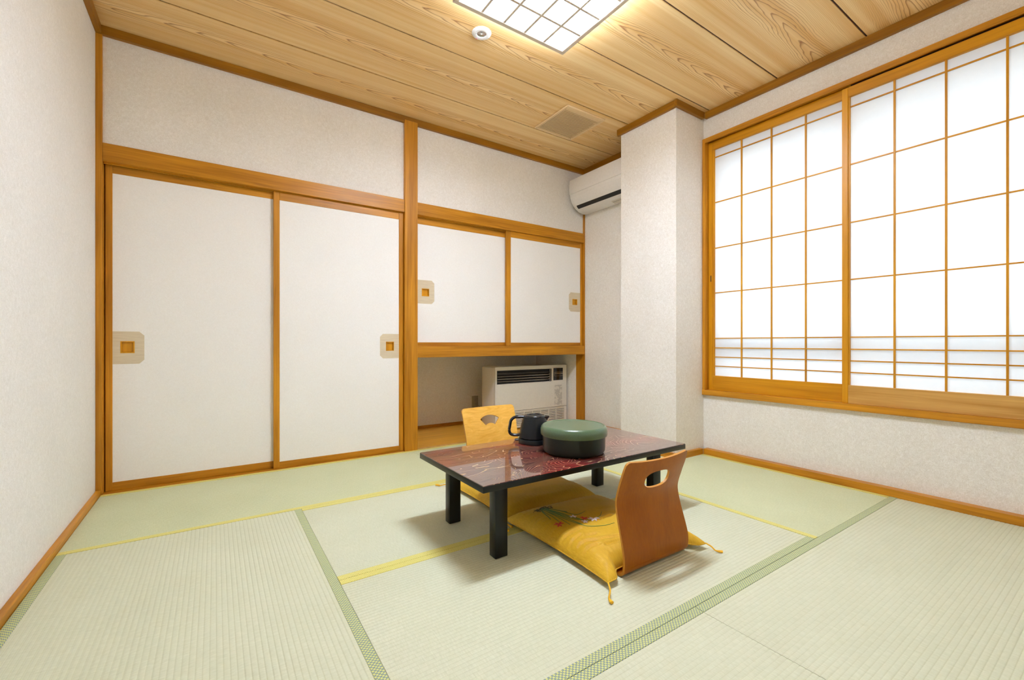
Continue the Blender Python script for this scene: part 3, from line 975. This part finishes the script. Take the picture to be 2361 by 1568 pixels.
def plywood_chair(name, loc, rz, label, group, mat, prof, dent, halfw, top, hole, hc, sag=0.0):
    """local frame: the sitter faces +y; the bend touches the floor at y = 0.
    prof: (z, y) of the edge line, dent: (z, depth) backwards offset of the middle, halfw: (z, half width)"""
    ch = empty(name, loc, label, 'chair', rz)
    ch['group'] = group
    TH = 0.0085
    def surf(t, s):
        hw_ = interp(halfw, s)
        k = max(-1, min(1, t / hw_))
        y = interp(prof, s) - interp(dent, s) * (1 - k * k)
        z = s - sag * (1 - k * k) * (s / top) ** 3
        return Vector((t, y, z))
    z0 = 0.030
    outline = []
    nside = 22
    rc = 0.020
    for i in range(nside + 1):
        z = z0 + (top - rc - z0) * i / nside
        outline.append((interp(halfw, z), z))
    hwt = interp(halfw, top)
    for i in range(1, 7):
        a = math.radians(90 * i / 6)
        outline.append((hwt - rc + rc * math.cos(a), top - rc + rc * math.sin(a)))
    nt = 14
    for i in range(1, nt):
        outline.append((hwt - rc - 2 * (hwt - rc) * i / nt, top))
    for i in range(0, 7):
        a = math.radians(90 + 90 * i / 6)
        outline.append((-hwt + rc + rc * math.cos(a), top - rc + rc * math.sin(a)))
    for i in range(nside, -1, -1):
        z = z0 + (top - rc - z0) * i / nside
        outline.append((-interp(halfw, z), z))
    for i in range(1, nt):
        outline.append((-interp(halfw, z0) + 2 * interp(halfw, z0) * i / nt, z0))
    angs = sorted(set([math.atan2(p[1] - hc[1], p[0] - hc[0]) for p in outline] + [math.atan2(p[1] - hc[1], p[0] - hc[0]) for p in hole]))
    angs = [a for i, a in enumerate(angs) if i == 0 or a - angs[i - 1] > 0.004]
    ro = resample(outline, hc, angs)
    ri = resample(hole, hc, angs)
    NR = 16
    def build(off):
        rows = []
        for k in range(NR + 1):
            row = []
            for a, r0, r1 in zip(angs, ri, ro):
                r = r0 + (r1 - r0) * (k / NR) ** 1.15
                t, s = hc[0] + r * math.cos(a), hc[1] + r * math.sin(a)
                e = 1e-3
                p = surf(t, s)
                n = (surf(t + e, s) - surf(t - e, s)).cross(surf(t, s + e) - surf(t, s - e)).normalized()
                row.append(p + n * off)
            rows.append(row)
        return rows
    A, B = build(TH / 2), build(-TH / 2)
    b = bmesh.new()
    VA = [[b.verts.new(p) for p in r] for r in A]
    VB = [[b.verts.new(p) for p in r] for r in B]
    N = len(angs)
    for k in range(NR):
        for i in range(N):
            j = (i + 1) % N
            b.faces.new((VA[k][i], VA[k + 1][i], VA[k + 1][j], VA[k][j]))
            b.faces.new((VB[k][j], VB[k + 1][j], VB[k + 1][i], VB[k][i]))
    for i in range(N):
        j = (i + 1) % N
        b.faces.new((VA[NR][i], VB[NR][i], VB[NR][j], VA[NR][j])).material_index = 1
        b.faces.new((VA[0][j], VB[0][j], VB[0][i], VA[0][i])).material_index = 1
    bmesh.ops.recalc_face_normals(b, faces=b.faces[:])
    MB().merge(b).obj('backrest', mat, ch, smooth=40).data.materials.append(PLY)
    # seat: bend then flat board running forward under the cushion
    yb, hwb = interp(prof, z0), interp(halfw, z0)
    path = [(yb, z0)]
    r = z0 - TH / 2 - .0012
    for i in range(1, 9):
        a = math.radians(90 * i / 8)
        path.append((yb + r * (1 - math.cos(a)), z0 - r * math.sin(a)))
    zf = z0 - r
    for k in range(1, 9):
        path.append((yb + r + .36 * k / 8, zf))
    b = bmesh.new()
    nt = 12
    rows = []
    for i, (y, z) in enumerate(path):
        a0 = path[max(i - 1, 0)]
        a1 = path[min(i + 1, len(path) - 1)]
        d = Vector((0, a1[0] - a0[0], a1[1] - a0[1])).normalized()
        n = Vector((0, -d.z, d.y))
        wf = hwb if i < 14 else hwb - .03 * ((i - 13) / 3) ** 2
        rows.append([[b.verts.new(Vector((-wf + 2 * wf * j / nt, y, z)) + n * o_) for j in range(nt + 1)] for o_ in (TH / 2, -TH / 2)])
    for i in range(len(path) - 1):
        for j in range(nt):
            b.faces.new((rows[i][0][j], rows[i][0][j + 1], rows[i + 1][0][j + 1], rows[i + 1][0][j]))
            b.faces.new((rows[i][1][j + 1], rows[i][1][j], rows[i + 1][1][j], rows[i + 1][1][j + 1]))
        for j in (0, nt):
            b.faces.new((rows[i][0][j], rows[i + 1][0][j], rows[i + 1][1][j], rows[i][1][j])).material_index = 1
    for i in (0, len(path) - 1):
        for j in range(nt):
            b.faces.new((rows[i][0][j], rows[i][0][j + 1], rows[i][1][j + 1], rows[i][1][j]))
    bmesh.ops.recalc_face_normals(b, faces=b.faces[:])
    MB().merge(b).obj('seat', mat, ch, smooth=40).data.materials.append(PLY)
    return ch

PROF = [(0, 0), (.03, -.012), (.07, -.012), (.12, .0), (.19, .020), (.25, .030), (.31, .014), (.36, -.004), (.41, -.020)]
DENT = [(0, 0), (.06, .0), (.14, .010), (.24, .024), (.32, .022), (.41, .014)]
HW = [(0, .182), (.06, .181), (.12, .178), (.19, .175), (.25, .174), (.31, .176), (.36, .176), (.41, .174)]
plywood_chair('floor_chair', (1.350, 1.052, .0012), 0.0, 'brown plywood legless chair in front of the table, back turned to the viewer', 'legless floor chairs at the table',
              CHAIR_BROWN, PROF, DENT, HW, .402, stadium(-.002, .322, .068, .033), (0, .322), sag=.008)
PROF2 = [(0, 0), (.03, -.012), (.08, -.014), (.15, -.008), (.24, -.016), (.34, -.040), (.44, -.075)]
DENT2 = [(0, 0), (.10, .002), (.25, .008), (.44, .012)]
HW2 = [(0, .172), (.12, .172), (.24, .174), (.34, .178), (.44, .180)]
plywood_chair('floor_chair', (1.350, 2.178, .0012), math.pi, 'pale yellow plywood legless chair with fan-shaped hole beyond the table', 'legless floor chairs at the table',
              CHAIR_YEL, PROF2, DENT2, HW2, .434, fan(0, .350, .12), (0, .358))

# ------------------------------------------------------------------ floor cushions
CREASES = [[(1.11, 1.294), (1.153, 1.293), (1.204, 1.294)], [(1.101, 1.246), (1.118, 1.25), (1.171, 1.258)], [(1.184, 1.238), (1.218, 1.227)], [(1.117, 1.21), (1.159, 1.209), (1.194, 1.188), (1.234, 1.177), (1.283, 1.155)], [(1.193, 1.143), (1.229, 1.139), (1.256, 1.136)], [(1.308, 1.303), (1.355, 1.31), (1.398, 1.315)], [(1.106, 1.172), (1.138, 1.17), (1.17, 1.163)]]
def cushion(loc, label, corners, H, zc, wr_seed, embroidery=False, tassels=(), back=(-1, .05), creases=()):
    """corners: four local xy corners (near-left, near-right, far-right, far-left)"""
    cu = empty('floor_cushion', loc, label, 'cushion')
    cu['group'] = 'mustard floor cushions'
    c0, c1, c2, c3 = [Vector((*c, 0)) for c in corners]
    def plan(u, v):
        # edges pull inwards between pointed corners
        a, b = 2 * u - 1, 2 * v - 1
        pu = .5 + .5 * a * (1 - .050 * (1 - b * b) * abs(a))
        pv = .5 + .5 * b * (1 - .050 * (1 - a * a) * abs(b))
        p = (c0 * (1 - pu) + c1 * pu) * (1 - pv) + (c3 * (1 - pu) + c2 * pu) * pv
        # the backrest presses the middle of one side in, the corners stick out past it
        q = min(1, max(0, (.232 - abs(p.x)) / .050))
        q = q * q * (3 - 2 * q)
        t = (1 - v) if back[0] < 0 else v
        p.y -= back[0] * back[1] * q * max(0, t - .45) ** 2 / .3025
        return p
    def dome(u, v):
        a, b = abs(2 * u - 1), abs(2 * v - 1)
        return max(0, 1 - a ** 4.0) ** .45 * max(0, 1 - b ** 4.0) ** .45
    def wr(p, u, v):
        q = Vector((p.x * 4 + wr_seed, p.y * 11 + p.x * 2, wr_seed))
        n = noise.fractal(q, 1.0, 2.0, 2) * .0040
        for C in creases:
            bd, sg = 9, 1
            for (ax_, ay_), (bx_, by_) in zip(C, C[1:]):
                ex, ey = bx_ - ax_, by_ - ay_
                px, py = p.x + loc[0] - ax_, p.y + loc[1] - ay_
                k = max(0, min(1, (px * ex + py * ey) / (ex * ex + ey * ey)))
                dd = math.hypot(px - k * ex, py - k * ey)
                if dd < bd:
                    bd, sg = dd, (1 if ex * py - ey * px > 0 else -1)
            if bd < .04:
                n += -.0042 * math.exp(-(bd / .0045) ** 2) + (.0036 if sg > 0 else .0010) * math.exp(-((bd - .011) / .009) ** 2)
        return n
    def top(u, v):
        p = plan(u, v)
        e = dome(u, v)
        edge = zc * (.55 + .45 * min(1, 1.6 * (1 - max(abs(2 * u - 1), abs(2 * v - 1)) ** 6)))
        # gathered puckers near the seams
        rim = max(abs(2 * u - 1), abs(2 * v - 1))
        puck = .0035 * math.sin((u if abs(2 * v - 1) > abs(2 * u - 1) else v) * 150 + wr_seed) * max(0, rim - .72) * (1 - rim) * 14
        return Vector((p.x, p.y, edge + H * e + wr(p, u, v) * min(1, e * 1.6) + puck * e))
    def bot(u, v):
        p = plan(u, v)
        e = dome(u, v)
        edge = zc * (.55 + .45 * min(1, 1.6 * (1 - max(abs(2 * u - 1), abs(2 * v - 1)) ** 6)))
        return Vector((p.x, p.y, max(.0145, edge - .016 * min(1, e * 1.6)) if abs(p.x) < .20 and e > .25 else max(.0015, edge - .020 * min(1, e * 1.8))))
    g = lambda t: .5 - .5 * math.cos(math.pi * t) * .35 - .5 * (1 - 2 * t) * .65
    N = 150 if creases else 90
    MB().grid(lambda a, b: top(g(a), g(b)), N, N).grid(lambda a, b: bot(g(a), g(b)), 40, 40, True).obj('cover', CLOTH, cu, smooth=70)
    # corded seam all round
    loop = [(t, 0) for t in [i / 40 for i in range(40)]] + [(1, i / 40) for i in range(40)] + [(1 - i / 40, 1) for i in range(40)] + [(0, 1 - i / 40) for i in range(41)]
    pts = [top(g(u), g(v)) for u, v in loop]
    MB().tube(pts, .0022, 6).obj('piping', CLOTH, cu, smooth=70)
    for pts, fan_w in tassels:
        P = spline(pts, 6)
        n = len(P)
        rad = [.0028 + (fan_w if i > n * .62 else 0) * (i / n - .62) / .38 for i in range(n)]
        MB().tube(P, rad, 8, [min(r, .0045) for r in rad]).obj('tassel', TASSEL, cu, smooth=50)
    if embroidery:
        def on(x, y, lift=.0012):
            # invert the plan by a few fixed-point steps
            lx, ly = x - loc[0], y - loc[1]
            u = (lx - c0.x) / (c1.x - c0.x)
            v = (ly - c0.y) / (c3.y - c0.y)
            for _ in range(6):
                p = plan(u, v)
                u += (lx - p.x) / (c1.x - c0.x)
                v += (ly - p.y) / (c3.y - c0.y)
            p = top(u, v)
            return Vector((p.x, p.y, p.z + lift))
        def stem(mb_, pts, w0, w1):
            P = spline([(a, b, 0) for a, b in pts], 8)
            P3 = [on(p.x, p.y) for p in P]
            n = len(P3)
            rad = [(w0 + (w1 - w0) * i / (n - 1)) for i in range(n)]
            mb_.tube(P3, rad, 6, [.0009] * n)
        def petals(mb_, x, y, k, L, wd, a0=0.0, spread=2 * math.pi):
            for i in range(k):
                a = a0 + spread * i / k + (.2 if i % 2 else -.1)
                P = [on(x + L * f * math.cos(a), y + L * f * math.sin(a), .0016) for f in (.08, .3, .55, .8, 1.0)]
                mb_.tube(P, [wd * .35, wd * .8, wd, wd * .75, wd * .15], 6, [.0009] * 5)
        g1, g2 = MB(), MB()
        for p in ([(1.222, 1.545), (1.245, 1.48), (1.268, 1.405), (1.300, 1.396), (1.336, 1.406)],
                  [(1.205, 1.545), (1.212, 1.46), (1.225, 1.34), (1.238, 1.29), (1.298, 1.256), (1.350, 1.250)],
                  [(1.215, 1.54), (1.235, 1.44), (1.262, 1.345), (1.273, 1.326), (1.339, 1.328), (1.392, 1.362)],
                  [(1.190, 1.535), (1.183, 1.45), (1.178, 1.41), (1.172, 1.378)],
                  [(1.200, 1.54), (1.196, 1.43), (1.190, 1.34)],
                  [(1.210, 1.55), (1.225, 1.45), (1.240, 1.39), (1.262, 1.34), (1.280, 1.33)],
                  [(1.196, 1.55), (1.204, 1.44), (1.212, 1.36), (1.226, 1.31)],
                  [(1.220, 1.55), (1.248, 1.47), (1.262, 1.44)],
                  [(1.185, 1.52), (1.165, 1.44), (1.160, 1.43)],
                  [(1.208, 1.52), (1.222, 1.42), (1.244, 1.355), (1.262, 1.362)]):
            stem(g1, p, .0028, .0011)
        random.seed(7)
        for i in range(26):
            a = math.radians(random.uniform(35, 175))
            L = random.uniform(.02, .05)
            x_, y_ = 1.205 + random.uniform(-.035, .045), 1.535 + random.uniform(-.02, .02)
            stem(g2, [(x_, y_), (x_ + L * .5 * math.cos(a), y_ + L * .3), (x_ + L * math.cos(a), y_ + L * .25 * math.sin(a))], .0016, .0006)
        for fx_, fy_, k, L, wd, a0, em in ((1.306, 1.323, 6, .026, .0055, .3, EM_W), (1.250, 1.390, 5, .017, .0045, .9, EM_W), (1.258, 1.325, 5, .016, .0042, 2.2, EM_W),
                                           (1.160, 1.374, 6, .021, .0045, .5, EM_R), (1.279, 1.352, 6, .018, .0038, .2, EM_R)):
            f_ = MB()
            petals(f_, fx_, fy_, k, L, wd, a0)
            f_.obj('flower_embroidery', em, cu)['label'] = 'white embroidered flower' if em is EM_W else 'red embroidered flower'
        g1.obj('stem_embroidery', EM_G, cu)
        g2.obj('root_embroidery', EM_DG, cu)
    return cu

cushion((1.352, 1.352, .0012), 'mustard floor cushion embroidered with flowers, on the brown chair nearest the viewer',
        [(-.272, -.325), (.262, -.340), (.268, .268), (-.272, .300)], .044, .036, 2.7, True,
        tassels=([(( -.272, -.325, .020), (-.292, -.352, .014), (-.318, -.372, .006), (-.326, -.392, .0048)), .0042],
                 [((.262, -.340, .020), (.262, -.362, .016), (.264, -.380, .006), (.280, -.398, .0048)), .0042],
                 [((-.272, .300, .018), (-.300, .270, .010), (-.305, .225, .0045)), .004],
                 [((.268, .268, .018), (.285, .285, .008), (.300, .292, .0045)), .003]), back=(-1, .040), creases=CREASES)
cushion((1.352, 1.975, .0012), 'plain mustard floor cushion under the far side of the table, on the pale chair',
        [(-.262, -.325), (.292, -.332), (.280, .250), (-.255, .262)], .050, .034, 8.1,
        tassels=([((-.262, -.325, .020), (-.275, -.345, .010), (-.268, -.375, .0045)), .005],
                 [((.292, -.332, .020), (.303, -.345, .020), (.302, -.352, .008), (.285, -.356, .0045)), .003],
                 [((-.255, .262, .020), (-.272, .300, .012), (-.290, .318, .005), (-.306, .345, .0045)), .006],
                 [((.280, .250, .018), (.300, .262, .008), (.320, .268, .0045)), .003]), back=(1, .070))

# ------------------------------------------------------------------ kettle
kt = empty('electric_kettle', (1.338, 1.775, TZ), 'matte black electric kettle on the table behind the green box', 'kettle')
MB().lathe([(0, .0002), (.078, .0002), (.0808, .003), (.0812, .018), (.0790, .024), (.070, .0262), (0, .0262)], n=56).obj('power_base', KBLACK, kt)
a_l = math.atan2(.56, -.828)          # handle points left in the view, spout opposite
ca, sa = math.cos(a_l), math.sin(a_l)
MB().box(.070, .098, -.010, .010, .010, .018, .002).obj('switch', KBLACK, kt).rotation_euler = (0, 0, a_l)
MB().lathe([(0, .0265), (.0745, .0265), (.0772, .030), (.0765, .045), (.0735, .065), (.0685, .088), (.0620, .110), (.0575, .124), (.0555, .130), (.050, .1315), (0, .1315)], n=56).obj('body', KBLACK, kt)
MB().lathe([(.0375, .1312), (.0382, .1370), (.0420, .1400), (.0490, .1395), (.0535, .1360), (.0552, .1318)], n=56).obj('lid', KGLOSS, kt)
MB().lathe([(0, .1335), (.030, .1335), (.0380, .1352)], n=48).obj('lid_recess', KBLACK, kt)
MB().tube([(x * ca, x * sa, .1378) for x in (-.036, -.012, .012, .036)], [.008, .009, .009, .008], 10, [.0022] * 4).obj('lid_grip', KGLOSS, kt)
hp = spline([(.050, 0, .128), (.072, 0, .130), (.100, 0, .127), (.118, 0, .112), (.1235, 0, .088), (.1275, 0, .062), (.121, 0, .044), (.100, 0, .0375), (.070, 0, .040)], 6)
hp = [(p.x * ca, p.x * sa, p.z) for p in hp]
MB().tube(hp, .0115, 12, [.0075] * len(hp)).obj('handle', KGLOSS, kt, smooth=60)
# beak spout
b = bmesh.new()
def sp(x, y, z):
    return b.verts.new((-x * ca - y * -sa * -1 * -1 if False else -x * ca + y * sa, -x * sa - y * ca, z))
rings = []
for x, wd, zt, zb in ((.046, .026, .133, .092), (.058, .019, .1335, .104), (.067, .011, .1335, .118), (.0745, .005, .1335, .1285)):
    rings.append([sp(x, -wd, zt), sp(x, -wd * .6, (zt + zb) / 2), sp(x, 0, zb), sp(x, wd * .6, (zt + zb) / 2), sp(x, wd, zt), sp(x, 0, zt - .0015)])
for A, B in zip(rings, rings[1:]):
    for i in range(6):
        b.faces.new((A[i], A[(i + 1) % 6], B[(i + 1) % 6], B[i]))
b.faces.new(rings[0])
b.faces.new(rings[-1])
bmesh.ops.recalc_face_normals(b, faces=b.faces[:])
MB().merge(b).obj('spout', KBLACK, kt)

# ------------------------------------------------------------------ round lidded box
bx = empty('round_lidded_box', (1.380, 1.529, TZ), 'round dark green lacquer box with a lighter green lid on the table', 'box')
MB().lathe([(0, .0002), (.122, .0002), (.136, .004), (.1425, .014), (.1435, .030), (.1440, .080), (.1440, .098), (0, .098)], n=96).obj('body', GREEN_D, bx)
MB().lathe([(.1450, .0805), (.1520, .0805), (.1535, .0835), (.1535, .104), (.1500, .1160), (.1435, .1225), (.1400, .1240), (.1375, .1225), (.1360, .1215), (0, .1225)], n=96).obj('lid', GREEN, bx)
